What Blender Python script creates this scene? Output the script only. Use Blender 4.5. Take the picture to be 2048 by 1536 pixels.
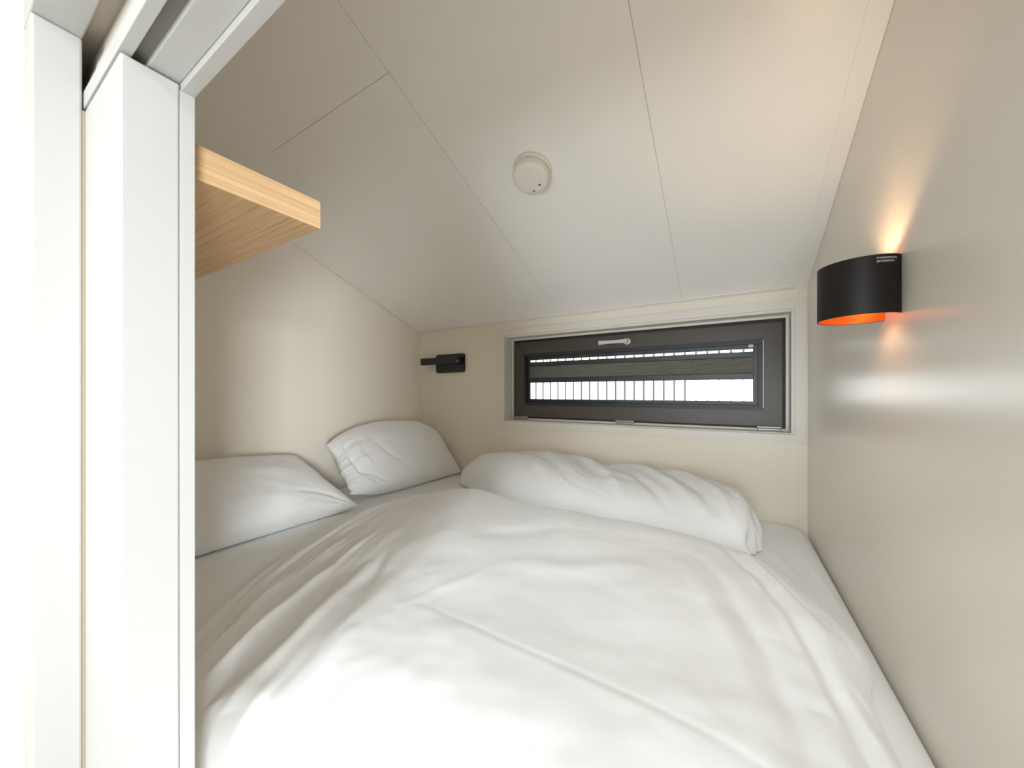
import bpy, bmesh, math, random
import numpy as np
from mathutils import Vector, Matrix

S = bpy.context.scene
for o in list(bpy.data.objects):
    bpy.data.objects.remove(o)
C = S.collection
PI = math.pi
CZ = 1.45                       # eye height; the heights below are mostly written as CZ + offset

# ------------------------------------------------------------------ camera
cam = bpy.data.cameras.new('camera')
cam.sensor_width = 36.0
cam.lens = 715.0 / 2048.0 * 36.0
cam.shift_y = 17.0 / 2048.0
cam.clip_start = 0.01
cam.dof.use_dof = True
cam.dof.focus_distance = 1.5
cam.dof.aperture_fstop = 9.0
co = bpy.data.objects.new('camera', cam)
C.objects.link(co)
co.location = (0, 0, CZ)
co.rotation_euler = (PI / 2, 0, math.radians(31.1))
S.camera = co

S.cycles.max_bounces = 16
S.cycles.diffuse_bounces = 12
S.cycles.glossy_bounces = 6

# ------------------------------------------------------------------ view and world
S.view_settings.view_transform = 'Standard'
S.view_settings.look = 'None'
S.view_settings.exposure = 2.2
S.view_settings.gamma = 1.0
S.view_settings.use_curve_mapping = False
w = bpy.data.worlds.new('overcast_sky')
S.world = w
w.use_nodes = True
bg = w.node_tree.nodes['Background']
bg.inputs[0].default_value = (0.93, 0.97, 1.0, 1)
bg.inputs[1].default_value = 1.1

def area_light(name, loc, rot, sx, sy, power, color):
    l = bpy.data.lights.new(name, 'AREA')
    l.shape = 'RECTANGLE'; l.size = sx; l.size_y = sy; l.energy = power; l.color = color
    o = bpy.data.objects.new(name, l); C.objects.link(o)
    o.location = loc; o.rotation_euler = rot
    return o
def aim(o, target, spread):
    o.rotation_euler = (Vector(target) - o.location).to_track_quat('-Z', 'Y').to_euler()
    o.data.spread = math.radians(spread)
COOL = (0.87, 0.95, 1.0)
# daylight coming in through the glazed door of the hall behind the camera
area_light('hall_daylight', (-0.05, -1.96, 1.35), (PI / 2, 0, 0), 0.85, 1.9, 7.6, COOL)
# added unseen fill, set low and aimed up to brighten the niche ceiling
o = area_light('low_ceiling_fill', (0.05, -1.93, 0.60), (0, 0, 0), 0.5, 0.5, 0.45, COOL)
aim(o, (-0.45, 0.95, 2.15), 75)
# added unseen fill at the side, brightening the pillows through the doorway
o = area_light('hall_side_fill', (1.44, -0.70, 1.35), (0, 0, 0), 0.5, 0.6, 2.5, COOL)
aim(o, (-1.8, 0.90, 1.30), 65)
# added unseen fill high in the hall, brightening the duvet through the doorway
o = area_light('hall_bed_fill', (-0.02, -1.20, 2.45), (0, 0, 0), 0.26, 0.26, 0.82, COOL)
aim(o, (-0.25, 0.65, 1.05), 70)

# ------------------------------------------------------------------ materials
def mat(name, col, rough=0.5, metal=0.0, spec=0.5, noise=None, bump=None, coat=0.0, sheen=0.0):
    m = bpy.data.materials.new(name); m.use_nodes = True
    nt = m.node_tree; b = nt.nodes['Principled BSDF']
    b.inputs['Base Color'].default_value = (*col, 1)
    b.inputs['Roughness'].default_value = rough
    b.inputs['Metallic'].default_value = metal
    b.inputs['Specular IOR Level'].default_value = spec
    b.inputs['Coat Weight'].default_value = coat
    b.inputs['Sheen Weight'].default_value = sheen
    tc = nt.nodes.new('ShaderNodeTexCoord')
    if noise:
        n = nt.nodes.new('ShaderNodeTexNoise'); n.inputs['Scale'].default_value = noise[0]
        n.inputs['Detail'].default_value = 4
        nt.links.new(tc.outputs['Object'], n.inputs['Vector'])
        r = nt.nodes.new('ShaderNodeValToRGB')
        a = noise[1]
        r.color_ramp.elements[0].position = 0.3; r.color_ramp.elements[1].position = 0.7
        r.color_ramp.elements[0].color = (*[c * (1 - a) for c in col], 1)
        r.color_ramp.elements[1].color = (*[min(1, c * (1 + a)) for c in col], 1)
        nt.links.new(n.outputs['Fac'], r.inputs['Fac'])
        nt.links.new(r.outputs['Color'], b.inputs['Base Color'])
    if bump:
        n = nt.nodes.new('ShaderNodeTexNoise'); n.inputs['Scale'].default_value = bump[0]
        n.inputs['Detail'].default_value = 6
        nt.links.new(tc.outputs['Object'], n.inputs['Vector'])
        bp = nt.nodes.new('ShaderNodeBump'); bp.inputs['Strength'].default_value = bump[1]
        bp.inputs['Distance'].default_value = bump[2] if len(bump) > 2 else 0.001
        nt.links.new(n.outputs['Fac'], bp.inputs['Height'])
        nt.links.new(bp.outputs['Normal'], b.inputs['Normal'])
    return m

def wood_mat(name, axis):
    m = bpy.data.materials.new(name); m.use_nodes = True
    nt = m.node_tree; b = nt.nodes['Principled BSDF']
    tc = nt.nodes.new('ShaderNodeTexCoord'); mp = nt.nodes.new('ShaderNodeMapping')
    sc = [110, 110, 110]; sc[axis] = 1.6
    mp.inputs['Scale'].default_value = sc
    nt.links.new(tc.outputs['Object'], mp.inputs['Vector'])
    n = nt.nodes.new('ShaderNodeTexNoise'); n.inputs['Scale'].default_value = 2.0
    n.inputs['Detail'].default_value = 6; n.inputs['Distortion'].default_value = 0.25
    nt.links.new(mp.outputs['Vector'], n.inputs['Vector'])
    r = nt.nodes.new('ShaderNodeValToRGB'); e = r.color_ramp.elements
    e[0].position = 0.30; e[0].color = (0.47, 0.285, 0.135, 1)
    e[1].position = 0.68; e[1].color = (0.68, 0.45, 0.245, 1)
    x = e.new(0.5); x.color = (0.60, 0.385, 0.20, 1)
    nt.links.new(n.outputs['Fac'], r.inputs['Fac'])
    nt.links.new(r.outputs['Color'], b.inputs['Base Color'])
    b.inputs['Roughness'].default_value = 0.5
    bp = nt.nodes.new('ShaderNodeBump'); bp.inputs['Strength'].default_value = 0.15
    bp.inputs['Distance'].default_value = 0.0008
    nt.links.new(n.outputs['Fac'], bp.inputs['Height']); nt.links.new(bp.outputs['Normal'], b.inputs['Normal'])
    return m

def glass_mat(name):
    m = bpy.data.materials.new(name); m.use_nodes = True
    nt = m.node_tree; nt.nodes.remove(nt.nodes['Principled BSDF'])
    out = nt.nodes['Material Output']
    t = nt.nodes.new('ShaderNodeBsdfTransparent'); t.inputs[0].default_value = (0.95, 0.97, 0.96, 1)
    g = nt.nodes.new('ShaderNodeBsdfGlossy'); g.inputs['Roughness'].default_value = 0.02
    f = nt.nodes.new('ShaderNodeFresnel'); f.inputs[0].default_value = 1.65
    mx = nt.nodes.new('ShaderNodeMixShader')
    nt.links.new(f.outputs[0], mx.inputs[0]); nt.links.new(t.outputs[0], mx.inputs[1])
    nt.links.new(g.outputs[0], mx.inputs[2]); nt.links.new(mx.outputs[0], out.inputs[0])
    return m

def emit_mat(name, col, strength):
    m = bpy.data.materials.new(name); m.use_nodes = True
    b = m.node_tree.nodes['Principled BSDF']
    b.inputs['Base Color'].default_value = (*col, 1)
    b.inputs['Emission Color'].default_value = (*col, 1)
    b.inputs['Emission Strength'].default_value = strength
    return m

M = {}
M['wall'] = mat('beige_wall_panel', (0.84, 0.775, 0.68), 0.42, bump=(9, 0.04, 0.002))
M['wall_satin'] = mat('satin_wall_panel', (0.83, 0.785, 0.715), 0.27, spec=0.6, bump=(7, 0.05, 0.002))
M['ceiling'] = mat('ceiling_panel', (0.92, 0.90, 0.87), 0.36, bump=(9, 0.04, 0.002))
M['seam'] = mat('ceiling_seam', (0.66, 0.63, 0.59), 0.6)
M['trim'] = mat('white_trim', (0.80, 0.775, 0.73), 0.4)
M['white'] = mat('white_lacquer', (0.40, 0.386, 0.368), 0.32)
M['casing'] = mat('window_casing_white', (0.75, 0.72, 0.67), 0.4)
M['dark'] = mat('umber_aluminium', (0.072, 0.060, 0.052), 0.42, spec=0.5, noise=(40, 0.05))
M['dark2'] = mat('umber_aluminium_shadow_side', (0.040, 0.033, 0.028), 0.5, spec=0.3)  # darker copy of the umber; the shade of the recess is in the colour
M['black'] = mat('anthracite_bead', (0.020, 0.022, 0.026), 0.45)
M['blindrail'] = mat('anthracite_rail', (0.035, 0.037, 0.038), 0.4)
M['pleat'] = mat('grey_pleated_fabric', (0.27, 0.26, 0.235), 0.8, noise=(200, 0.1))
M['lightgrey'] = mat('light_grey_plastic', (0.60, 0.59, 0.56), 0.35)
M['metal'] = mat('brushed_metal', (0.42, 0.40, 0.37), 0.38, metal=0.7)
M['lampblack'] = mat('black_lamp_metal', (0.011, 0.008, 0.0075), 0.5, spec=0.3)
M['copper'] = mat('orange_gold_lining', (0.80, 0.20, 0.025), 0.38, metal=0.55)
M['readblack'] = mat('black_plastic', (0.008, 0.008, 0.008), 0.4)
M['print'] = mat('grey_print', (0.33, 0.31, 0.28), 0.6)
M['plastic'] = mat('warm_white_plastic', (0.80, 0.77, 0.70), 0.4)
M['dot'] = mat('dark_led_hole', (0.07, 0.06, 0.05), 0.5)
M['mark'] = mat('grey_mark', (0.33, 0.31, 0.28), 0.5)
M['oak_x'] = wood_mat('oak_grain_across', 0)
M['oak_y'] = wood_mat('oak_grain_along', 1)
M['linen'] = mat('white_cotton', (0.86, 0.865, 0.87), 0.9, sheen=0.15, bump=(900, 0.12, 0.0006))
M['duvet'] = mat('soft_white_cotton', (0.875, 0.885, 0.895), 0.9, sheen=0.15, bump=(700, 0.12, 0.0006))
M['sheet'] = mat('fitted_sheet_cotton', (0.85, 0.86, 0.865), 0.9, sheen=0.1, bump=(800, 0.12, 0.0006))
M['base'] = mat('bed_base_board', (0.62, 0.56, 0.48), 0.5)
M['track'] = mat('track_channel_grey', (0.17, 0.16, 0.13), 0.5)
M['brush'] = mat('tan_brush_seal', (0.36, 0.27, 0.18), 0.9)
M['floor'] = mat('pale_hall_floor', (0.72, 0.70, 0.67), 0.5, noise=(6, 0.04))
M['ground'] = mat('gravel_ground', (0.35, 0.34, 0.31), 0.9, noise=(12, 0.3), bump=(60, 0.5, 0.02))
M['fence'] = mat('grey_fence_bar', (0.06, 0.06, 0.06), 0.5)
M['glass'] = glass_mat('clear_pane')
M['bulb'] = emit_mat('glowing_bulb', (1.0, 0.60, 0.16), 3.5)

# ------------------------------------------------------------------ helpers
def link(name, me, m, parent=None):
    o = bpy.data.objects.new(name, me); C.objects.link(o)
    if isinstance(m, (list, tuple)):
        for k in m: me.materials.append(k)
    else:
        me.materials.append(m)
    if parent is not None: o.parent = parent
    return o

def add_box(bm, x0, x1, y0, y1, z0, z1, bev=0.0, mi=0, segs=2):
    r = bmesh.ops.create_cube(bm, size=1.0)
    vs = r['verts']
    for v in vs:
        v.co = Vector(((x0 + x1) / 2 + v.co.x * (x1 - x0), (y0 + y1) / 2 + v.co.y * (y1 - y0), (z0 + z1) / 2 + v.co.z * (z1 - z0)))
    fs = set(f for v in vs for f in v.link_faces)
    for f in fs: f.material_index = mi
    if bev > 0:
        es = list(set(e for v in vs for e in v.link_edges))
        bmesh.ops.bevel(bm, geom=es, offset=bev, segments=segs, profile=0.5, affect='EDGES', material=-1)

def fin(bm, name, m, parent=None, smooth=False):
    bmesh.ops.recalc_face_normals(bm, faces=bm.faces)
    me = bpy.data.meshes.new(name); bm.to_mesh(me); bm.free()
    if smooth:
        for p in me.polygons: p.use_smooth = True
    return link(name, me, m, parent)

def boxes(name, lst, m, parent=None, bev=0.0):
    bm = bmesh.new()
    for b in lst: add_box(bm, *b, bev=bev)
    return fin(bm, name, m, parent)

def add_prism(bm, pts, vec):
    """closed polygon pts (3D) extruded by vec"""
    a = [bm.verts.new(p) for p in pts]
    b = [bm.verts.new(Vector(p) + Vector(vec)) for p in pts]
    bm.faces.new(a); bm.faces.new(list(reversed(b)))
    n = len(pts)
    for i in range(n):
        bm.faces.new((a[i], b[i], b[(i + 1) % n], a[(i + 1) % n]))

def rounded(w_, h_, r, n=6):
    out = []
    for cx, cy, a0 in ((w_ / 2 - r, h_ / 2 - r, 0), (-w_ / 2 + r, h_ / 2 - r, 90), (-w_ / 2 + r, -h_ / 2 + r, 180), (w_ / 2 - r, -h_ / 2 + r, 270)):
        for i in range(n + 1):
            a = math.radians(a0 + 90 * i / n)
            out.append((cx + r * math.cos(a), cy + r * math.sin(a)))
    return out

def add_lathe(bm, prof, n=64):
    """profile [(r, z)] about z"""
    rings = []
    for r, z in prof:
        if r < 1e-6:
            rings.append([bm.verts.new((0, 0, z))])
        else:
            rings.append([bm.verts.new((r * math.cos(2 * PI * i / n), r * math.sin(2 * PI * i / n), z)) for i in range(n)])
    for a, b in zip(rings, rings[1:]):
        for i in range(n):
            j = (i + 1) % n
            if len(a) == 1 and len(b) == 1: continue
            if len(a) == 1: bm.faces.new((a[0], b[i], b[j]))
            elif len(b) == 1: bm.faces.new((a[i], b[0], a[j]))
            else: bm.faces.new((a[i], b[i], b[j], a[j]))

def thing(name, label, cat, loc=(0, 0, 0), group=None):
    o = bpy.data.objects.new(name, None); C.objects.link(o)
    o.empty_display_size = 0.05
    o.location = loc; o['label'] = label; o['category'] = cat
    if group: o['group'] = group
    return o

def tag(o, label, cat, group=None):
    o['label'] = label; o['category'] = cat
    if group: o['group'] = group
    return o

def struct(o, label=None):
    o['kind'] = 'structure'
    if label: o['label'] = label
    return o

def reloc(root, loc):
    """put an Empty at loc while its children keep their world place"""
    loc = Vector(loc)
    root.location = loc
    for ch in root.children:
        ch.location = ch.location - loc

# room measures
XL, XR, YF, YN = -1.833, 0.268, 1.79, 0.160
SL = 0.383
def cz(y): return CZ + 0.413 + SL * (YF - y)

# ------------------------------------------------------------------ room shell
struct(boxes('floor', [(-2.0, 1.6, -2.1, 1.92, -0.08, 0.0)], M['floor']))
struct(boxes('wall_left', [(XL - 0.10, XL, YN - 0.011, 1.93, 0, 2.75)], M['wall']))
struct(boxes('wall_right', [(XR, XR + 0.10, 0.0632, 1.93, 0, 2.75)], M['wall_satin']))
wx0, wx1, wz0, wz1 = -1.131, 0.222, CZ - 0.167, CZ + 0.328
struct(boxes('wall_far', [
    (XL, wx0, YF, 1.93, 0, cz(YF) + 0.05), (wx1, XR, YF, 1.93, 0, cz(YF) + 0.05),
    (wx0, wx1, YF, 1.93, 0, wz0), (wx0, wx1, YF, 1.93, wz1, cz(YF) + 0.05)], M['wall']))

# ceiling: 600 mm panels with fine seams, one mesh
bm = bmesh.new()
yn = 0.05
def slab(x0, x1, y0, y1, o0, o1):
    add_prism(bm, [(x0, y0, cz(y0) + o0), (x0, y1, cz(y1) + o0), (x0, y1, cz(y1) + o1), (x0, y0, cz(y0) + o1)], (x1 - x0, 0, 0))
g = 0.0009
xs = [XL - 0.02, -1.371, -0.773, -0.1755, XR + 0.0]
for i in range(4):
    ys = [yn, 0.645, YF + 0.005] if i in (1,) else [yn, YF + 0.005]
    for a, b in zip(ys, ys[1:]):
        slab(xs[i] + g, xs[i + 1] - (g if i < 3 else 0), a + g, b - g, 0.0, 0.010)
nf = len(bm.faces)
slab(XL - 0.02, XR, yn, YF + 0.13, 0.0028, 0.07)
for f in list(bm.faces)[nf:]: f.material_index = 1
ceil = fin(bm, 'ceiling', [M['ceiling'], M['seam']]); struct(ceil)

# cove strips where the ceiling meets the walls
def cove(name, x0, x1, y0, y1, d):
    global bm
    bm = bmesh.new(); slab(x0, x1, y0, y1, -d, 0.001)
    return struct(fin(bm, name, M['trim'] if name != 'trim_1' else M['ceiling']))
cove('trim_1', 0.2285, XR - 0.0005, 0.16, YF - 0.001, 0.004)
cove('trim_2', XL + 0.0005, 0.2285, YF - 0.018, YF - 0.0005, 0.004)
cove('trim_3', XL + 0.0005, XL + 0.012, 0.16, YF - 0.018, 0.004)
# corner strips standing on the far wall
struct(boxes('trim_4', [(0.240, XR - 0.0015, YF - 0.003, YF, 0.05, CZ - 0.2035)], M['wall'], bev=0.001))
struct(boxes('trim_5', [(XL + 0.0005, XL + 0.024, YF - 0.003, YF, 0.05, cz(YF) - 0.012)], M['wall'], bev=0.001))
struct(boxes('trim_6', [(0.240, XR - 0.0015, YF - 0.003, YF, CZ + 0.3695, cz(YF) - 0.012)], M['wall'], bev=0.001))

# ------------------------------------------------------------------ doorway wall with pocket
DX = -0.5125
zh = CZ + 0.339
xr2 = 0.240
JX = -0.655
struct(boxes('wall_near', [
    (XL, JX - 0.045, 0.0635, 0.1000, 0, 2.62),
    (XL, DX - 0.015, 0.1485, YN, 0, cz(0.155)),
    (XL, XL + 0.04, 0.1000, 0.1485, 0, 2.55),
    (JX - 0.045, XR, 0.0635, 0.1000, zh + 0.13, 2.62),
    (DX - 0.015, XR, 0.1485, YN, zh + 0.09, cz(0.155))], M['wall']))
# frame: outer jamb, head boards, inner jamb
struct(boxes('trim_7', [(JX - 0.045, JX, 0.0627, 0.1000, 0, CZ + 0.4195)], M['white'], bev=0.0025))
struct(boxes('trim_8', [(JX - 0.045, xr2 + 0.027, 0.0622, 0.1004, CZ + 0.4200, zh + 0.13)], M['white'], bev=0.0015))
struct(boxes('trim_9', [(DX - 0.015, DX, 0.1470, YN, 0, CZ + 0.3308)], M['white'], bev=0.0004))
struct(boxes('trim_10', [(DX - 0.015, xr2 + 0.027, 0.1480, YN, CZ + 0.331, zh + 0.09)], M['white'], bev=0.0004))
# head filler over the door with the slot of the track (door runs beneath it)
struct(boxes('trim_11', [
    (-1.30, xr2 + 0.027, 0.1010, 0.1110, zh, zh + 0.0195),
    (-1.30, xr2 + 0.027, 0.1225, 0.1478, zh, zh + 0.03),
    (-1.30, xr2 + 0.027, 0.1112, 0.1478, zh + 0.032, zh + 0.06)], M['white'], bev=0.0006))
struct(boxes('trim_15', [(-1.30, xr2 + 0.027, 0.1180, 0.1230, zh + 0.061, zh + 0.13), (-1.30, xr2 + 0.027, 0.1010, 0.1180, zh + 0.10, zh + 0.13)], M['base']))
struct(boxes('trim_12', [(-1.30, xr2 + 0.02, 0.1111, 0.1224, zh + 0.006, zh + 0.0315)], M['track']))
# right jamb closing onto the right wall
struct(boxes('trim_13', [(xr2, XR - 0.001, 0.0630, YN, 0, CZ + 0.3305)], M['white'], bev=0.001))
# brush seal between the outer jamb and the door
bs = struct(boxes('trim_14', [(JX - 0.012, JX - 0.001, 0.1000, 0.1018, 0.01, CZ + 0.335)], M['brush']))
# the sliding door, pushed into its pocket
bm = bmesh.new()
add_box(bm, DX - 0.82, DX, 0.1021, 0.1468, 0.012, CZ + 0.3365, bev=0.0018)
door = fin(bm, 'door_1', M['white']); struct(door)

# ------------------------------------------------------------------ hall behind the camera (white, with a glazed door)
struct(boxes('wall_hall_left', [(-1.933, XL, -2.1, 0.0630, 0, 2.62)], M['trim']))
struct(boxes('wall_hall_right', [(1.50, 1.60, -2.1, 0.0630, 0, 2.62)], M['trim']))
struct(boxes('wall_hall_front', [(XR + 0.1005, 1.50, 0.0632, 0.16, 0, 2.62)], M['trim']))
struct(boxes('wall_back', [(XL, -0.53, -2.1, -2.0, 0, 2.62), (0.43, 1.50, -2.1, -2.0, 0, 2.62), (-0.53, 0.43, -2.1, -2.0, 2.38, 2.62),
                           (-0.53, 0.43, -2.1, -2.0, 0, 0.30)], M['trim']))
struct(boxes('ceiling_hall', [(-1.933, 1.60, -2.1, 0.0630, 2.62, 2.70)], M['trim']))
win2 = bpy.data.objects.new('window_2', None); C.objects.link(win2); struct(win2)
boxes('window_frame', [(-0.53, -0.47, -2.09, -2.03, 0.30, 2.38), (0.37, 0.43, -2.09, -2.03, 0.30, 2.38),
                       (-0.47, 0.37, -2.09, -2.03, 0.30, 0.36), (-0.47, 0.37, -2.09, -2.03, 2.32, 2.38)], M['white'], win2)
boxes('pane', [(-0.47, 0.37, -2.065, -2.055, 0.36, 2.32)], M['glass'], win2)
reloc(win2, (-0.05, -2.06, 0.30))

# ------------------------------------------------------------------ the window over the bed
win = bpy.data.objects.new('window_1', None); C.objects.link(win); struct(win)
def frame_ring(name, xa, xb, za, zb, wd, y0, y1, m, parent, bev=0.0015, wr=None):
    """mitred rectangular frame: outer xa..xb, za..zb, member width wd"""
    bm = bmesh.new()
    o_ = [(xa, za), (xb, za), (xb, zb), (xa, zb)]
    i_ = [(xa + wd, za + wd), (xb - wd, za + wd), (xb - wd, zb - wd), (xa + wd, zb - wd)]
    for k in range(4):
        j = (k + 1) % 4
        q = [o_[k], o_[j], i_[j], i_[k]]
        add_prism(bm, [(p[0], y0, p[1]) for p in q], (0, y1 - y0, 0))
    if bev:
        es = [e for e in bm.edges]
        bmesh.ops.bevel(bm, geom=es, offset=bev, segments=2, affect='EDGES')
    return fin(bm, name, m, parent)
frame_ring('casing', wx0 - 0.032, wx1 + 0.040, wz0 - 0.036, wz1 + 0.041, 0.036, YF - 0.011, YF + 0.004, M['casing'], win, 0.0012)
# lining of the reveal
frame_ring('reveal_lining', wx0 - 0.001, wx1 + 0.001, wz0 - 0.001, wz1 + 0.001, 0.006, YF + 0.004, 1.925, M['casing'], win, 0)
frame_ring('bead_strip', wx0 + 0.004, wx1 - 0.004, wz0 + 0.004, wz1 - 0.004, 0.010, 1.870, 1.884, M['casing'], win, 0.001)
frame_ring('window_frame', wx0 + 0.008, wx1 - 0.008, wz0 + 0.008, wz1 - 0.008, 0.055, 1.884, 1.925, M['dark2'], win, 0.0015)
sash = frame_ring('sash', -1.108, 0.196, CZ - 0.1440, CZ + 0.298, 0.068, 1.866, 1.900, M['dark'], win, 0.003)
gb = frame_ring('glazing_bead', -1.056, 0.134, CZ - 0.0775, CZ + 0.2325, 0.0215, 1.872, 1.912, M['black'], win, 0.001)
boxes('pane', [(-1.05, 0.125, 1.915, 1.920, CZ - 0.07, CZ + 0.225)], M['glass'], win)
boxes('edge_glint', [(0.1290, 0.1320, 1.8645, 1.8665, CZ - 0.066, CZ + 0.226)], M['lightgrey'], win)  # pale strip standing in for the lit reflection along the glazing gap
# lever handle
bm = bmesh.new()
hx, hz = -0.4375, CZ + 0.2590
pts = [(hx + a, 1.866, hz + b) for a, b in rounded(0.034, 0.030, 0.0145)]
add_prism(bm, pts, (0, -0.013, 0))
pts = [(hx - 0.004 + a, 1.853, hz + b) for a, b in rounded(0.022, 0.022, 0.010)]
add_prism(bm, pts, (0, -0.026, 0))
for k in range(9):
    a = k / 9.0; b = (k + 1) / 9.0
    def sec(t):
        x = hx + 0.006 - 0.146 * t
        yy = 1.829 + 0.006 * math.sin(min(t * 3, 1) * PI / 2) - 0.006
        h = 0.0105 - 0.0028 * math.sin(t * PI)
        return x, yy, h
    x0, ya, h0 = sec(a); x1, yb, h1 = sec(b)
    vs = [bm.verts.new(p) for p in ((x0, ya, hz - h0), (x0, ya + 0.011, hz - h0), (x0, ya + 0.011, hz + h0), (x0, ya, hz + h0),
                                    (x1, yb, hz - h1), (x1, yb + 0.011, hz - h1), (x1, yb + 0.011, hz + h1), (x1, yb, hz + h1))]
    for q in ((0, 1, 2, 3), (7, 6, 5, 4), (0, 4, 5, 1), (1, 5, 6, 2), (2, 6, 7, 3), (3, 7, 4, 0)):
        bm.faces.new([vs[i] for i in q])
bmesh.ops.remove_doubles(bm, verts=bm.verts, dist=1e-5)
h = fin(bm, 'handle', M['lightgrey'], win); h['label'] = 'light grey lever handle'
# three hinges along the bottom rail
for (xa, xb, zz) in ((-1.105, -1.012, -0.1480), (-0.4955, -0.4038, -0.1480), (0.108, 0.192, -0.1480)):
    bm = bmesh.new()
    r = bmesh.ops.create_cone(bm, cap_ends=True, segments=20, radius1=0.0072, radius2=0.0072, depth=xb - xa)
    bmesh.ops.rotate(bm, verts=bm.verts, cent=(0, 0, 0), matrix=Matrix.Rotation(PI / 2, 3, 'Y'))
    bmesh.ops.translate(bm, verts=bm.verts, vec=((xa + xb) / 2, 1.860, CZ + zz))
    add_box(bm, xa + 0.004, xb - 0.004, 1.857, 1.869, CZ + zz - 0.013, CZ + zz + 0.002, bev=0.001)
    h = fin(bm, 'hinge', M['metal'], win); h['label'] = 'metal hinge barrel on the bottom rail'
reloc(win, (-0.4545, YF, wz0))

# pleated blind clipped into the sash
bl = thing('pleated_blind', 'grey pleated blind half lowered inside the dark window sash, between two dark rails', 'blind')
frame_ring('blind_frame', -1.040, 0.117, CZ - 0.0600, CZ + 0.2190, 0.0215, 1.8990, 1.9090, M['blindrail'], bl, 0.001)
boxes('head_rail', [(-1.022, 0.099, 1.890, 1.9088, CZ + 0.193, CZ + 0.2195)], M['blindrail'], bl, bev=0.001)
boxes('upper_rail', [(-1.020, 0.0975, 1.888, 1.908, CZ + 0.156, CZ + 0.1805)], M['blindrail'], bl, bev=0.0015)
boxes('lower_rail', [(-1.020, 0.0975, 1.888, 1.908, CZ + 0.0585, CZ + 0.0855)], M['blindrail'], bl, bev=0.0015)
bm = bmesh.new()
npl = 11
z0, z1 = CZ + 0.0853, CZ + 0.1562
prof = []
for k in range(npl * 2 + 1):
    z = z0 + (z1 - z0) * k / (npl * 2)
    prof.append((1.8905 if k % 2 else 1.8965, z))
back = [(y + 0.0015, z) for y, z in prof]
for row in range(len(prof) - 1):
    p, q = prof[row], prof[row + 1]
    add_prism(bm, [(-1.018, p[0], p[1]), (-1.018, q[0], q[1]), (-1.018, q[0] + 0.0015, q[1]), (-1.018, p[0] + 0.0015, p[1])], (1.1145, 0, 0))
fin(bm, 'pleated_fabric', M['pleat'], bl)
c_ = boxes('clip', [(0.078, 0.0965, 1.8865, 1.8902, CZ + 0.1985, CZ + 0.2120)], M['lightgrey'], bl, bev=0.001)
c_['label'] = 'small light grey clip at the upper right'
reloc(bl, (-0.46, 1.90, CZ - 0.060))

# ------------------------------------------------------------------ outside: bar fence and ground
struct(boxes('ground', [(-9, 7, 1.95, 11, -0.12, -0.02)], M['ground']))
fy = 3.6
fn = thing('bar_fence', 'thin grey vertical bar fence seen against white sky through the window', 'fence')
boxes('top_rail', [(-3.0, 1.1, fy - 0.02, fy + 0.02, 2.05, 2.09)], M['fence'], fn)
boxes('bottom_rail', [(-3.0, 1.1, fy - 0.02, fy + 0.02, 0.05, 0.09)], M['fence'], fn)
for px in (-3.0, 1.06):
    boxes('post', [(px, px + 0.04, fy - 0.02, fy + 0.02, -0.02, 2.12)], M['fence'], fn)
bm = bmesh.new()
bmesh.ops.create_cone(bm, cap_ends=True, segments=8, radius1=0.0088, radius2=0.0088, depth=1.96)
barmesh = fin(bm, 'bar', M['fence'], fn)
spc = 0.02488 * fy
first = -0.5155 * fy
barmesh.location = (first, fy, 1.07)
for k in range(-8, 32):
    if k == 0: continue
    c = barmesh.copy(); C.objects.link(c); c.parent = fn
    c.location = (first + spc * k, fy, 1.07)
reloc(fn, (-0.95, fy, -0.02))

# ------------------------------------------------------------------ wall lamp
LX, LY, LR = 0.221, 0.953, 0.0630
lz0, lz1 = CZ + 0.1435, CZ + 0.2490
lamp = thing('wall_lamp', 'black half-round up and down wall lamp with orange lining on the right wall', 'lamp')
def arc_pts(r, n=56):
    a0 = math.acos(min(1, (XR - 0.0006 - LX) / r))
    return [(LX + r * math.cos(a0 + (2 * PI - 2 * a0) * i / n), LY + r * math.sin(a0 + (2 * PI - 2 * a0) * i / n)) for i in range(n + 1)]
def shell(name, r0, r1, za, zb, m, bev=0):
    bm = bmesh.new()
    A, B = arc_pts(r0), arc_pts(r1)
    vv = [[bm.verts.new((p[0], p[1], z)) for p in P] for P in (A, B) for z in (za, zb)]
    a0, a1, b0, b1 = vv
    n = len(A)
    for i in range(n - 1):
        for q in ((a0[i], a0[i + 1], a1[i + 1], a1[i]), (b0[i + 1], b0[i], b1[i], b1[i + 1]),
                  (a1[i], a1[i + 1], b1[i + 1], b1[i]), (a0[i + 1], a0[i], b0[i], b0[i + 1])):
            bm.faces.new(q)
    for i in (0, n - 1): bm.faces.new((a0[i], a1[i], b1[i], b0[i]))
    o = fin(bm, name, m, lamp, smooth=True)
    md = o.modifiers.new('split', 'EDGE_SPLIT'); md.split_angle = math.radians(40)
    return o
shell('shade', LR, LR - 0.0016, lz0, lz1, M['lampblack'])
l_ = shell('shade_lining', LR - 0.0017, LR - 0.0025, lz0 + 0.0006, lz1 - 0.0006, M['copper']); l_['label'] = 'orange gold inner lining'
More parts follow.
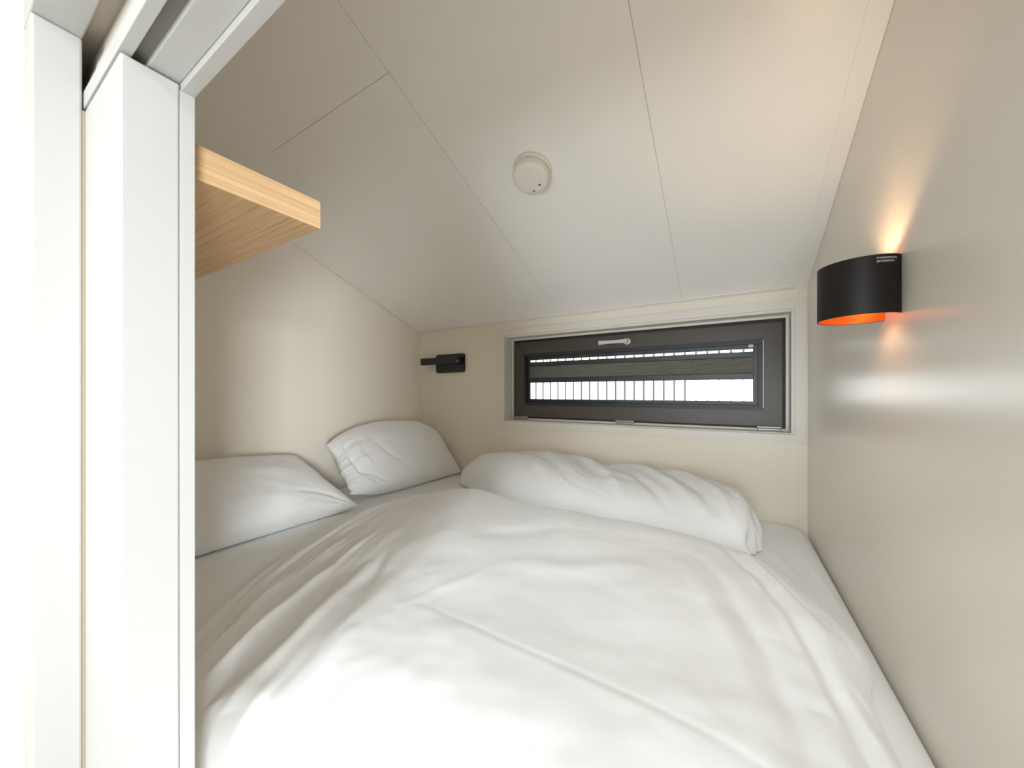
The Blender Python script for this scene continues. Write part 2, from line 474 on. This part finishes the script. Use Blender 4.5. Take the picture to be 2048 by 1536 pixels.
# wall plate, cross arm and bulb
boxes('wall_plate', [(XR - 0.006, XR - 0.0005, LY - 0.030, LY + 0.030, lz0 + 0.030, lz1 - 0.030)], M['lampblack'], lamp, bev=0.001)
boxes('arm', [(LX + 0.012, XR - 0.006, LY - 0.010, LY + 0.010, lz0 + 0.046, lz1 - 0.046)], M['lampblack'], lamp, bev=0.001)
boxes('holder', [(LX - 0.002, LX + 0.012, LY - 0.011, LY + 0.011, lz0 + 0.036, lz1 - 0.036)], M['copper'], lamp, bev=0.001)
bm = bmesh.new()
add_lathe(bm, [(0, -0.022), (0.0075, -0.020), (0.009, -0.012), (0.009, 0.012), (0.0075, 0.020), (0, 0.022)], 20)
bmesh.ops.translate(bm, verts=bm.verts, vec=(LX - 0.014, LY, (lz0 + lz1) / 2))
bb = fin(bm, 'bulb', M['bulb'], lamp, smooth=True); bb['label'] = 'glowing warm bulb'
# print near the top edge, two illegible rows of marks following the curve
bm = bmesh.new()
rng = random.Random(4)
for row, (zc, hh, a_s, a_e) in enumerate(((lz1 - 0.0068, 0.0030, 278, 307), (lz1 - 0.0128, 0.0032, 278, 303))):
    a = a_s
    while a < a_e:
        da = rng.choice((1.0, 1.5, 2.2, 0.8))
        for (s0, s1) in ((a, min(a + da, a_e)),):
            r = LR + 0.00015
            t0, t1 = math.radians(s0), math.radians(s1)
            vs = [bm.verts.new((LX + r * math.cos(t), LY + r * math.sin(t), z)) for t, z in ((t0, zc - hh / 2), (t1, zc - hh / 2), (t1, zc + hh / 2), (t0, zc + hh / 2))]
            bm.faces.new(vs)
        a += da + rng.choice((0.3, 0.35, 0.6))
p_ = fin(bm, 'print', M['print'], lamp); p_['label'] = 'two tiny grey printed lines'
reloc(lamp, (XR, LY, lz0))
for nm, zz, up, en in (('wall_lamp_up_light', lz1 - 0.030, PI, 0.38), ('wall_lamp_down_light', lz0 + 0.030, 0, 0.10)):
    l = bpy.data.lights.new(nm, 'SPOT'); l.energy = en; l.color = (1.0, 0.68, 0.38)
    l.spot_size = math.radians(120); l.spot_blend = 0.5; l.shadow_soft_size = 0.008
    o = bpy.data.objects.new(nm, l); C.objects.link(o)
    o.location = (LX - 0.014, LY, zz); o.rotation_euler = (up, 0, 0)

# ------------------------------------------------------------------ smoke detector
tilt = math.atan(SL)
sd = thing('smoke_detector', 'round white smoke detector on the sloping ceiling', 'smoke detector')
bm = bmesh.new(); add_lathe(bm, [(0, 0), (0.062, 0), (0.062, -0.005), (0.060, -0.009), (0.052, -0.010), (0, -0.010)], 72)
fin(bm, 'base_ring', M['plastic'], sd, True)
bm = bmesh.new(); add_lathe(bm, [(0, -0.010), (0.0505, -0.010), (0.0515, -0.013), (0.0575, -0.0145), (0.0585, -0.018), (0.0585, -0.034), (0.0565, -0.040), (0.051, -0.0435), (0.040, -0.045), (0, -0.0455)], 72)
fin(bm, 'cover', M['plastic'], sd, True)
bm = bmesh.new()
for i in range(30):
    a = 2 * PI * i / 30
    q = bmesh.ops.create_cube(bm, size=1.0)
    for v in q['verts']:
        v.co = Matrix.Rotation(a, 3, 'Z') @ Vector((0.0512 + v.co.x * 0.001, v.co.y * 0.004, -0.0118 + v.co.z * 0.002))
fin(bm, 'vent_slots', M['mark'], sd)
def sd_disc(name, ang, rr, rad, m, lab):
    bm = bmesh.new()
    bmesh.ops.create_cone(bm, cap_ends=True, segments=20, radius1=rad, radius2=rad, depth=0.0012)
    bmesh.ops.translate(bm, verts=bm.verts, vec=(rr * math.cos(ang), rr * math.sin(ang), -0.0457 + (0.0003)))
    o = fin(bm, name, m, sd); o['label'] = lab
sd_disc('indicator_hole', math.radians(47), 0.0325, 0.0036, M['dot'], 'dark indicator hole')
sd_disc('test_mark', math.radians(97), 0.0385, 0.0046, M['mark'], 'small grey round mark')
sd.location = (-0.534, 1.012, cz(1.012) - 0.0002)
sd.rotation_euler = (-tilt, 0, 0)

# ------------------------------------------------------------------ oak shelf
sh = thing('shelf', 'thick light oak shelf board high on the left beside the doorway', 'shelf')
SX, SY0, SY1, SZ = -0.552, YN + 0.001, 0.328, CZ + 0.2590
boxes('board', [(XL + 0.001, SX - 0.0012, SY0, SY1, SZ, SZ + 0.0425)], M['oak_x'], sh, bev=0.0006)
boxes('edge_band', [(SX - 0.0012, SX, SY0, SY1, SZ, SZ + 0.0425)], M['oak_y'], sh, bev=0.0003)
reloc(sh, ((XL + SX) / 2, SY0, SZ))

# ------------------------------------------------------------------ reading light in the far left corner
rl = thing('reading_light', 'small black reading light with side arm on the far wall near the left corner', 'lamp')
bm = bmesh.new()
add_prism(bm, [(-1.545 + a, YF - 0.0005, CZ + 0.189 + b) for a, b in rounded(0.238, 0.120, 0.016)], (0, -0.012, 0))
bmesh.ops.bevel(bm, geom=[e for e in bm.edges if abs(e.verts[0].co.y - e.verts[1].co.y) < 1e-5 and e.verts[0].co.y < YF - 0.01], offset=0.002, segments=2, affect='EDGES')
fin(bm, 'wall_plate', M['readblack'], rl)
boxes('arm', [(-1.768, -1.440, YF - 0.052, YF - 0.022, CZ + 0.183, CZ + 0.227)], M['readblack'], rl, bev=0.003)
boxes('pivot', [(-1.490, -1.450, YF - 0.024, YF - 0.011, CZ + 0.185, CZ + 0.223)], M['readblack'], rl, bev=0.003)
b_ = boxes('switch', [(-1.4505, -1.4435, YF - 0.0535, YF - 0.0515, CZ + 0.194, CZ + 0.201)], M['lightgrey'], rl); b_['label'] = 'tiny pale switch dot'
reloc(rl, (-1.545, YF, CZ + 0.129))

# ------------------------------------------------------------------ numpy noise
def _hash(ix, iy, seed):
    h = (ix.astype(np.int64) * 374761393 + iy.astype(np.int64) * 668265263 + seed * 1274126177) & 0xffffffff
    h = ((h ^ (h >> 13)) * 1274126177) & 0xffffffff
    h = h ^ (h >> 16)
    return (h & 0xffff) / 32767.5 - 1.0
def vnoise(x, y, seed):
    ix, iy = np.floor(x), np.floor(y)
    fx, fy_ = x - ix, y - iy
    ux, uy = fx ** 3 * (fx * (fx * 6 - 15) + 10), fy_ ** 3 * (fy_ * (fy_ * 6 - 15) + 10)
    a, b = _hash(ix, iy, seed), _hash(ix + 1, iy, seed)
    c, d = _hash(ix, iy + 1, seed), _hash(ix + 1, iy + 1, seed)
    return (a * (1 - ux) + b * ux) * (1 - uy) + (c * (1 - ux) + d * ux) * uy
def fbm(x, y, seed, n=4):
    s = 0; a = 1.0
    for k in range(n):
        s = s + a * vnoise(x * 2 ** k, y * 2 ** k, seed + k); a *= 0.5
    return s
def sstep(a, b, x):
    t = np.clip((x - a) / (b - a), 0, 1); return t * t * (3 - 2 * t)
def crease(X, Y, pts, amp, wid, side=0.0):
    """soft ridge (amp > 0) or groove along a polyline, tapering at both ends"""
    best = np.full(X.shape, 1e9); par = np.zeros(X.shape); sgn = np.zeros(X.shape)
    P = np.array(pts, float); L = np.r_[0, np.cumsum(np.hypot(*(P[1:] - P[:-1]).T))]
    for i in range(len(P) - 1):
        a, b = P[i], P[i + 1]; d = b - a; l2 = (d ** 2).sum()
        t = np.clip(((X - a[0]) * d[0] + (Y - a[1]) * d[1]) / l2, 0, 1)
        dx, dy = X - (a[0] + t * d[0]), Y - (a[1] + t * d[1])
        q = np.hypot(dx, dy); m_ = q < best
        best = np.where(m_, q, best); par = np.where(m_, (L[i] + t * math.sqrt(l2)) / L[-1], par)
        sgn = np.where(m_, np.sign(dx * d[1] - dy * d[0]), sgn)
    tap = np.sin(np.clip(par, 0.0, 1) * PI) ** 0.6
    wv = np.where(sgn * side > 0, wid * (1 - abs(side) * 0.6), wid * (1 + abs(side)))
    return amp * tap * np.exp(-(best / wv) ** 2)

def grid_solid(name, top, bot, m, parent=None):
    """closed mesh from two (nu, nv, 3) vertex grids that meet at the border"""
    nu, nv, _ = top.shape
    V = np.concatenate([top.reshape(-1, 3), bot.reshape(-1, 3)])
    idx = np.arange(nu * nv).reshape(nu, nv)
    a, b, c, d = idx[:-1, :-1], idx[1:, :-1], idx[1:, 1:], idx[:-1, 1:]
    F = [np.stack([a, b, c, d], -1).reshape(-1, 4), np.stack([a, d, c, b], -1).reshape(-1, 4) + nu * nv]
    loop = np.concatenate([idx[:, 0], idx[-1, 1:], idx[-2::-1, -1], idx[0, -2:0:-1]])
    l2 = np.roll(loop, -1)
    F.append(np.stack([loop, loop + nu * nv, l2 + nu * nv, l2], -1))
    F = np.concatenate(F)
    me = bpy.data.meshes.new(name)
    me.from_pydata(V.tolist(), [], F.tolist()); me.validate()
    bm = bmesh.new(); bm.from_mesh(me)
    bmesh.ops.recalc_face_normals(bm, faces=bm.faces); bm.to_mesh(me); bm.free()
    for p in me.polygons: p.use_smooth = True
    return link(name, me, m, parent)

# ------------------------------------------------------------------ bed base and mattress
MZ = CZ - 0.515
BX0, BX1, BY0, BY1 = XL + 0.006, XR - 0.004, 0.172, YF - 0.005
bed = thing('bed', 'built-in double bed with white fitted sheet filling the niche', 'bed', (-0.78, 0.98, 0))
bm = bmesh.new()
add_box(bm, BX0, BX1, BY0, BY1, 0.0, MZ - 0.19, bev=0.004)
add_box(bm, BX0, BX1, BY0 - 0.006, BY0 + 0.012, MZ - 0.23, MZ - 0.06, bev=0.003)
fb = fin(bm, 'base', M['base'], bed)
# mattress with sheet: superellipse-edged slab
nu, nv = 220, 180
u = np.linspace(0, 1, nu); v = np.linspace(0, 1, nv)
def edge_cluster(t):  # denser near the ends
    return 0.5 - 0.5 * np.cos(PI * (0.25 * t + 0.75 * t)) * 1.0
uu = edge_cluster(u); vv_ = edge_cluster(v)
X = BX0 + (BX1 - BX0) * uu[:, None] + 0 * vv_[None]; Y = BY0 + (BY1 - BY0) * vv_[None] + 0 * uu[:, None]
R_ = 0.055
dx = np.minimum(X - BX0, BX1 - X); dy = np.minimum(Y - BY0, BY1 - Y)
ex = 1 - np.clip(dx / R_, 0, 1); ey = 1 - np.clip(dy / R_, 0, 1)
e = np.clip(np.hypot(ex, ey), 0, 1)
drop = R_ * (1 - np.sqrt(np.clip(1 - e ** 2, 0, 1)))
# round the plan corners
Z = MZ - drop + 0.0022 * fbm(X * 5, Y * 5, 3) * (1 - e)
Z += crease(X, Y, [(0.10, 1.50), (0.17, 1.25), (0.20, 1.0)], 0.004, 0.012) + crease(X, Y, [(0.16, 1.6), (0.22, 1.3), (0.235, 1.1)], 0.003, 0.010)
Z += crease(X, Y, [(-1.40, 0.35), (-1.25, 0.55), (-1.20, 0.8)], 0.003, 0.02)
# corner rounding in plan: pull the corner vertices inwards
cx = np.where(X < (BX0 + BX1) / 2, BX0 + 0.09, BX1 - 0.09); cy = np.where(Y < 1, BY0 + 0.09, BY1 - 0.09)
ox, oy = X - cx, Y - cy
incorner = ((X < BX0 + 0.09) | (X > BX1 - 0.09)) & ((Y < BY0 + 0.09) | (Y > BY1 - 0.09))
mx = np.maximum(np.abs(ox), np.abs(oy)); rr = np.hypot(ox, oy) + 1e-9
k = np.where(incorner, mx / rr, 1.0)
X2, Y2 = np.where(incorner, cx + ox * k, X), np.where(incorner, cy + oy * k, Y)
top = np.stack([X2, Y2, Z], -1)
bot = np.stack([X2, Y2, np.full_like(Z, MZ - 0.188)], -1)
mt = grid_solid('mattress', top, bot, M['sheet'], bed)
for o in (fb, mt): o.location = o.location - bed.location

# ------------------------------------------------------------------ pillows leaning on the left wall
def spl(pts, t):
    """smooth interpolation of control points at parameters t in 0..1"""
    P = np.array(pts, float); n = len(P) - 1
    x = np.clip(t, 0, 1) * n; i = np.clip(np.floor(x).astype(int), 0, n - 1); f = (x - i)[..., None]
    p0 = P[np.clip(i - 1, 0, n)]; p1 = P[i]; p2 = P[i + 1]; p3 = P[np.clip(i + 2, 0, n)]
    return 0.5 * ((2 * p1) + (-p0 + p2) * f + (2 * p0 - 5 * p1 + 4 * p2 - p3) * f ** 2 + (-p0 + 3 * p1 - 3 * p2 + p3) * f ** 3)

def pillow(name, y0, y1, path, H, seed, label, pinch=0.03, skew=0.0, creases=(), corner=1.0, group=None, ruffle=False, lift=0.0):
    n1, n2 = 150, 130
    s = np.linspace(-1, 1, n1)[:, None] + 0 * np.zeros(n2)[None]
    t = np.linspace(-1, 1, n2)[None] + 0 * np.zeros(n1)[:, None]
    s = np.sin(s * PI / 2) * 0.35 + s * 0.65; t = np.sin(t * PI / 2) * 0.35 + t * 0.65
    # concave sides, pointed corners
    if ruffle:       # slack case: rounded near end, low far top corner
        near = np.clip(-s, 0, 1); far_ = np.clip(s, 0, 1)
        tt = t * (1 - 0.40 * near ** 2.2) - 0.06 * near ** 3
        tt = np.where(t > 0, tt * (1 - 0.52 * far_ ** 2.6), tt)
    else:
        tt = t
    sp = s * (1 - pinch * (1 - t ** 2)) ; tp = tt * (1 - pinch * 1.4 * (1 - s ** 2))
    yc = (y0 + y1) / 2 + (y1 - y0) / 2 * sp + skew * tp
    q = (tp + 1) / 2
    c = spl(path, q); d = spl(path, np.clip(q + 0.01, 0, 1)) - spl(path, np.clip(q - 0.01, 0, 1))
    d = d / (np.linalg.norm(d, axis=-1, keepdims=True) + 1e-9)
    nrm = np.stack([-d[..., 1], d[..., 0]], -1)          # (x, z) plane normal
    nrm = np.where(nrm[..., 1:2] < 0, -nrm, nrm)
    prof = ((1 - np.abs(s) ** 2.6) * (1 - np.abs(t) ** 2.6)).clip(0) ** 0.52
    wr = 0.006 * fbm(s * 1.6 + 5, t * 1.6, seed, 2) + 0.0016 * fbm(s * 6, t * 4, seed + 9, 2)
    rad = np.zeros_like(s)
    for cs, ct in (((1, -1), (1, 1)) if ruffle else ((-1, -1), (1, -1), (-1, 1), (1, 1))):
        ds, dt = s - cs, t - ct; rr_ = np.hypot(ds, dt); an = np.arctan2(dt, ds)
        rad += 0.0035 * np.cos(an * 16 + seed + cs) * np.exp(-(rr_ / 0.42) ** 2) * np.clip(rr_ * 4, 0, 1)
    for pts, amp, wid in creases: rad = rad + crease(s, t, pts, amp, wid)
    th = H * prof + (wr + rad) * np.clip(prof * 1.8, 0, 1)
    def side(sign, f):
        P = c + nrm * (sign * th * f)[..., None]
        x = P[..., 0]; z = P[..., 1] + lift * (-s) * (tp + 1) / 2
        y = yc
        x = np.maximum(x, XL + 0.004); z = np.maximum(z, MZ + 0.004 + 0 * z)
        y = np.minimum(y, YF - 0.006); y = np.maximum(y, YN + 0.02)
        return np.stack([x, y, z], -1)
    if ruffle:   # open end of the pillow case at the near side: loose gathered cloth
        ed = np.clip((-s - 0.55) / 0.45, 0, 1)
        nz = fbm(t * 5 + 0.6 * s, s * 2.0, 91, 3)
        yc = yc - 0.005 * ed ** 2 * nz
        th = th + ed ** 1.5 * 0.012 * nz * np.clip(prof * 2.5, 0.0, 1)
    o = grid_solid(name, side(1, 1.0), side(-1, 0.75), M['linen'])
    tag(o, label, 'pillow', group)
    return o

# (x, z) centre lines from the front bottom edge up to the wall
p1 = pillow('pillow', 0.262, 0.975, [(-1.395, MZ + 0.012), (-1.49, MZ + 0.075), (-1.63, MZ + 0.155), (-1.775, MZ + 0.232)], 0.088, 11,
            'plump white pillow on the left, nearest the doorway, leaning on the wall', pinch=0.065, skew=-0.035, lift=0.022,
            creases=[([(0.9, -0.8), (0.6, -0.5), (0.35, -0.42)], -0.006, 0.05), ([(0.2, -0.95), (0.3, -0.8), (0.5, -0.7)], 0.005, 0.05)])
p2 = pillow('pillow', 1.020, 1.772, [(-1.445, MZ + 0.012), (-1.53, MZ + 0.10), (-1.63, MZ + 0.22), (-1.745, MZ + 0.325)], 0.112, 23,
            'smaller-looking white pillow with gathered open case end, in the far left corner', pinch=0.04, skew=0.0, ruffle=True,
            creases=[([(-0.86, 0.85), (-0.90, 0.2), (-0.84, -0.4), (-0.55, -0.80), (-0.1, -0.86)], -0.022, 0.035), ([(-0.94, 0.7), (-0.97, 0.1), (-0.93, -0.4), (-0.75, -0.8)], 0.010, 0.03), ([(-0.78, 0.6), (-0.80, 0.1), (-0.70, -0.4)], 0.009, 0.04), ([(-0.98, -0.3), (-0.9, -0.6), (-0.7, -0.92), (-0.3, -0.95)], 0.012, 0.04),
                     ([(-0.6, 0.5), (-0.45, 0.0), (-0.2, -0.6)], -0.005, 0.04), ([(0.2, 0.6), (0.45, 0.5), (0.8, 0.45)], -0.004, 0.03)])

# ------------------------------------------------------------------ duvets
def coons(near, far, left, right, nu, nv):
    s = np.linspace(0, 1, nu)[:, None]; t = np.linspace(0, 1, nv)[None]
    s = 0.5 * s + 0.5 * (0.5 - 0.5 * np.cos(PI * s)); t = 0.5 * t + 0.5 * (0.5 - 0.5 * np.cos(PI * t))
    s = s + 0 * t; t = t + 0 * s
    N, F, L, R = spl(near, s), spl(far, s), spl(left, t), spl(right, t)
    A, B, Cc, D = (np.array(near[0]), np.array(near[-1]), np.array(far[0]), np.array(far[-1]))
    s_, t_ = s[..., None], t[..., None]
    P = (1 - t_) * N + t_ * F + (1 - s_) * L + s_ * R - ((1 - s_) * (1 - t_) * A + s_ * (1 - t_) * B + (1 - s_) * t_ * Cc + s_ * t_ * D)
    return s, t, P[..., 0], P[..., 1]
def rise(q, p):   # q metres from the edge over the roll-off width
    q = np.clip(q, 0, 1); return (1 - (1 - q) ** 2) ** p

# duvet heaped against the window wall
s, t, X, Y = coons([(-1.20, 1.52), (-0.90, 1.375), (-0.45, 1.29), (-0.05, 1.285), (0.055, 1.30)],
                   [(-1.20, 1.745), (-0.9, 1.775), (-0.5, 1.778), (-0.1, 1.772), (0.03, 1.66)],
                   [(-1.20, 1.52), (-1.31, 1.60), (-1.20, 1.745)],
                   [(0.055, 1.30), (0.085, 1.43), (0.075, 1.55), (0.03, 1.66)], 240, 130)
prof = rise(s * 1.25 / 0.50, 0.62) * rise((1 - s) * 1.25 / 0.20, 0.5) * rise(t * 0.45 / 0.26, 0.55) * rise((1 - t) * 0.45 / 0.14, 0.5)
hh = 0.205 + 0.018 * np.sin(s * 5.5 + 0.4) - 0.045 * s
Z = hh * prof
fold = 0
for pts, amp, wid in (
    ([(-0.72, 1.72), (-0.52, 1.60), (-0.40, 1.45), (-0.30, 1.30)], 0.010, 0.022),
    ([(-0.66, 1.74), (-0.42, 1.62), (-0.28, 1.48), (-0.16, 1.33)], -0.011, 0.018),
    ([(-0.55, 1.75), (-0.34, 1.66), (-0.18, 1.50), (-0.08, 1.36)], 0.012, 0.024),
    ([(-0.40, 1.74), (-0.22, 1.64), (-0.10, 1.50), (-0.03, 1.35)], -0.009, 0.015),
    ([(-0.30, 1.74), (-0.12, 1.62), (-0.03, 1.47), (0.02, 1.33)], 0.009, 0.018),
    ([(-0.18, 1.72), (-0.04, 1.58), (0.03, 1.44)], -0.008, 0.012),
    ([(-0.90, 1.60), (-0.72, 1.52), (-0.55, 1.40)], -0.006, 0.025),
    ([(-1.02, 1.70), (-0.85, 1.66), (-0.70, 1.58)], 0.006, 0.030),
    ([(-1.22, 1.60), (-1.05, 1.53), (-0.95, 1.45)], 0.007, 0.02),
    ([(-0.82, 1.50), (-0.70, 1.42), (-0.62, 1.34)], 0.006, 0.018)):
    fold = fold + crease(X, Y, pts, amp * 1.5, wid)
dirn = (X * 0.75 + Y * 1.0); crs = (X * 1.0 - Y * 0.55)
fold = fold + 0.0040 * fbm(dirn * 14 + 2 * fbm(X * 2, Y * 2, 41, 2), crs * 3, 31, 3) * sstep(0.05, 0.4, s) + 0.010 * fbm(X * 4, Y * 4, 36, 2)
Z = MZ + 0.008 + np.maximum(Z + fold * np.clip(prof * 1.5, 0, 1), 0.002 + 0.016 * rise(t * 0.45 / 0.03, 0.5) * rise((1 - s) * 1.25 / 0.03, 0.5) * rise(s * 1.25 / 0.03, 0.5))
# bulge outwards: the middle heights overhang the foot of the roll a little at the right end
X = X + 0.012 * np.sin(Y * 60) * sstep(0.93, 1.0, s) + 0.006 * np.sin(Y * 140) * sstep(0.97, 1.0, s)
Y = np.minimum(Y, YF - 0.006)
back = grid_solid('duvet', np.stack([X, Y, Z], -1), np.stack([X, Y, np.full_like(Z, MZ + 0.0065)], -1), M['duvet'])
tag(back, 'rumpled white duvet heaped in a roll under the window', 'duvet')

# front duvet spread over the bed
s, t, X, Y = coons([(-0.80, 0.200), (-0.5, 0.182), (-0.15, 0.180), (0.19, 0.180)],
                   [(-1.22, 1.285), (-0.85, 1.285), (-0.45, 1.245), (-0.12, 1.235), (0.055, 1.26)],
                   [(-0.80, 0.200), (-0.96, 0.31), (-1.15, 0.56), (-1.30, 0.92), (-1.22, 1.285)],
                   [(0.19, 0.180), (0.205, 0.50), (0.195, 0.76), (0.222, 0.93), (0.145, 1.13), (0.055, 1.26)], 420, 330)
ls, lt = s * 1.25, t * 1.05
wl = 0.62 - 0.34 * t ** 1.5
prof = (1 - (1 - np.clip(ls / wl, 0, 1)) ** 1.4) * rise((1 - s) * 1.15 / 0.34, 0.58) * rise((1 - t) * 1.05 / 0.26, 0.56) * rise(t * 1.05 / 0.10, 0.5)
Z = 0.118 * (1 + 0.22 * t ** 2 * (1 - s)) * prof
fold = 0
for pts, amp, wid in (
    # left flank folds running from the near left corner up towards the far side
    ([(-0.92, 0.33), (-1.02, 0.46), (-1.09, 0.62), (-1.16, 0.85), (-1.15, 1.10)], 0.010, 0.022),
    ([(-0.83, 0.27), (-0.93, 0.40), (-1.01, 0.55), (-1.06, 0.75), (-1.08, 0.95)], -0.010, 0.020),
    ([(-0.78, 0.24), (-0.88, 0.37), (-0.95, 0.52), (-1.00, 0.70)], 0.013, 0.022),
    ([(-0.72, 0.22), (-0.80, 0.32), (-0.86, 0.44), (-0.92, 0.60)], -0.016, 0.020),
    ([(-0.68, 0.21), (-0.73, 0.30), (-0.78, 0.40), (-0.84, 0.52)], 0.016, 0.020),
    ([(-0.62, 0.21), (-0.66, 0.29), (-0.71, 0.39), (-0.78, 0.50)], -0.013, 0.016),
    ([(-0.57, 0.21), (-0.61, 0.31), (-0.67, 0.42), (-0.75, 0.58)], 0.011, 0.020),
    ([(-0.51, 0.21), (-0.55, 0.31), (-0.62, 0.43), (-0.70, 0.56)], -0.008, 0.015),
    ([(-0.45, 0.21), (-0.49, 0.29), (-0.55, 0.38)], 0.006, 0.016),
    ([(-1.19, 0.68), (-1.25, 0.92), (-1.18, 1.15)], 0.009, 0.010),
    ([(-1.14, 0.64), (-1.20, 0.90), (-1.14, 1.10)], -0.008, 0.012),
    ([(-1.05, 0.50), (-1.13, 0.66), (-1.17, 0.84), (-1.15, 1.02)], 0.006, 0.009),
    ([(-0.98, 0.44), (-1.06, 0.58), (-1.11, 0.74)], -0.007, 0.010),
    ([(-0.88, 0.40), (-0.94, 0.50), (-0.99, 0.62), (-1.02, 0.78)], -0.007, 0.011),
    ([(-0.74, 0.36), (-0.80, 0.46), (-0.86, 0.58), (-0.90, 0.70)], 0.006, 0.012),
    ([(-0.66, 0.44), (-0.70, 0.54), (-0.76, 0.64)], -0.005, 0.012),
    ([(-0.58, 0.36), (-0.62, 0.46), (-0.68, 0.58)], -0.0045, 0.012),
    # seam creases of the cover
    ([(-0.52, 0.487), (-0.486, 0.487), (-0.30, 0.475), (-0.105, 0.462), (0.0, 0.455), (0.12, 0.44)], -0.0009, 0.005),
    ([(-0.52, 0.475), (-0.486, 0.474), (-0.30, 0.462), (-0.105, 0.449), (0.05, 0.434)], 0.0006, 0.010),
    ([(-0.52, 0.46), (-0.50, 0.54), (-0.47, 0.62), (-0.45, 0.70)], 0.0014, 0.014),
    # top wrinkles
    ([(-0.62, 0.78), (-0.50, 0.85), (-0.40, 0.97)], -0.005, 0.030),
    ([(-0.45, 0.70), (-0.30, 0.76), (-0.15, 0.85)], 0.005, 0.035),
    # right flank folds
    ([(-0.02, 1.12), (0.05, 0.98), (0.10, 0.82), (0.135, 0.62), (0.15, 0.45)], -0.010, 0.016),
    ([(0.03, 1.14), (0.09, 1.00), (0.135, 0.85), (0.165, 0.70)], 0.010, 0.018),
    ([(0.03, 1.00), (0.075, 0.88), (0.11, 0.72), (0.125, 0.55)], 0.009, 0.013),
    ([(0.06, 1.10), (0.115, 0.96), (0.155, 0.84)], -0.008, 0.011),
    ([(-0.06, 0.98), (0.00, 0.84), (0.05, 0.68), (0.08, 0.50), (0.09, 0.32)], -0.007, 0.018),
    ([(-0.10, 0.92), (-0.04, 0.80), (0.01, 0.64), (0.03, 0.45)], 0.006, 0.022),
    ([(0.10, 0.60), (0.13, 0.45), (0.14, 0.28)], 0.008, 0.016)):
    fold = fold + crease(X, Y, pts, amp, wid)
fold = fold + 0.009 * fbm(X * 3.2, Y * 3.2, 77, 2) + 0.0022 * fbm(X * 9 + 3, Y * 9, 51, 3)
# fine lengthwise wrinkling on both flanks
fl = 1 - sstep(0.05, 0.45, s); fr = sstep(0.80, 0.97, s)
fold = fold + 0.0030 * fl * fbm((X * 0.95 - Y * -0.35) * 26 + fbm(X * 3, Y * 3, 5, 2), Y * 3, 63, 2) + 0.0028 * fr * fbm((X + Y * 0.25) * 34, Y * 3, 64, 2)
rim = rise(ls / 0.02, 0.5) * rise((1 - s) * 1.15 / 0.02, 0.5) * rise((1 - t) * 1.05 / 0.02, 0.5) * rise(t * 1.05 / 0.02, 0.5)
Z = MZ + 0.008 + np.maximum(Z + fold * np.clip(prof * 3.5, 0, 1) * 1.15, 0.002 + 0.012 * rim)
front = grid_solid('duvet', np.stack([X, Y, Z], -1), np.stack([X, Y, np.full_like(Z, MZ + 0.0065)], -1), M['duvet'])
tag(front, 'large smooth white duvet spread across the front of the bed', 'duvet')
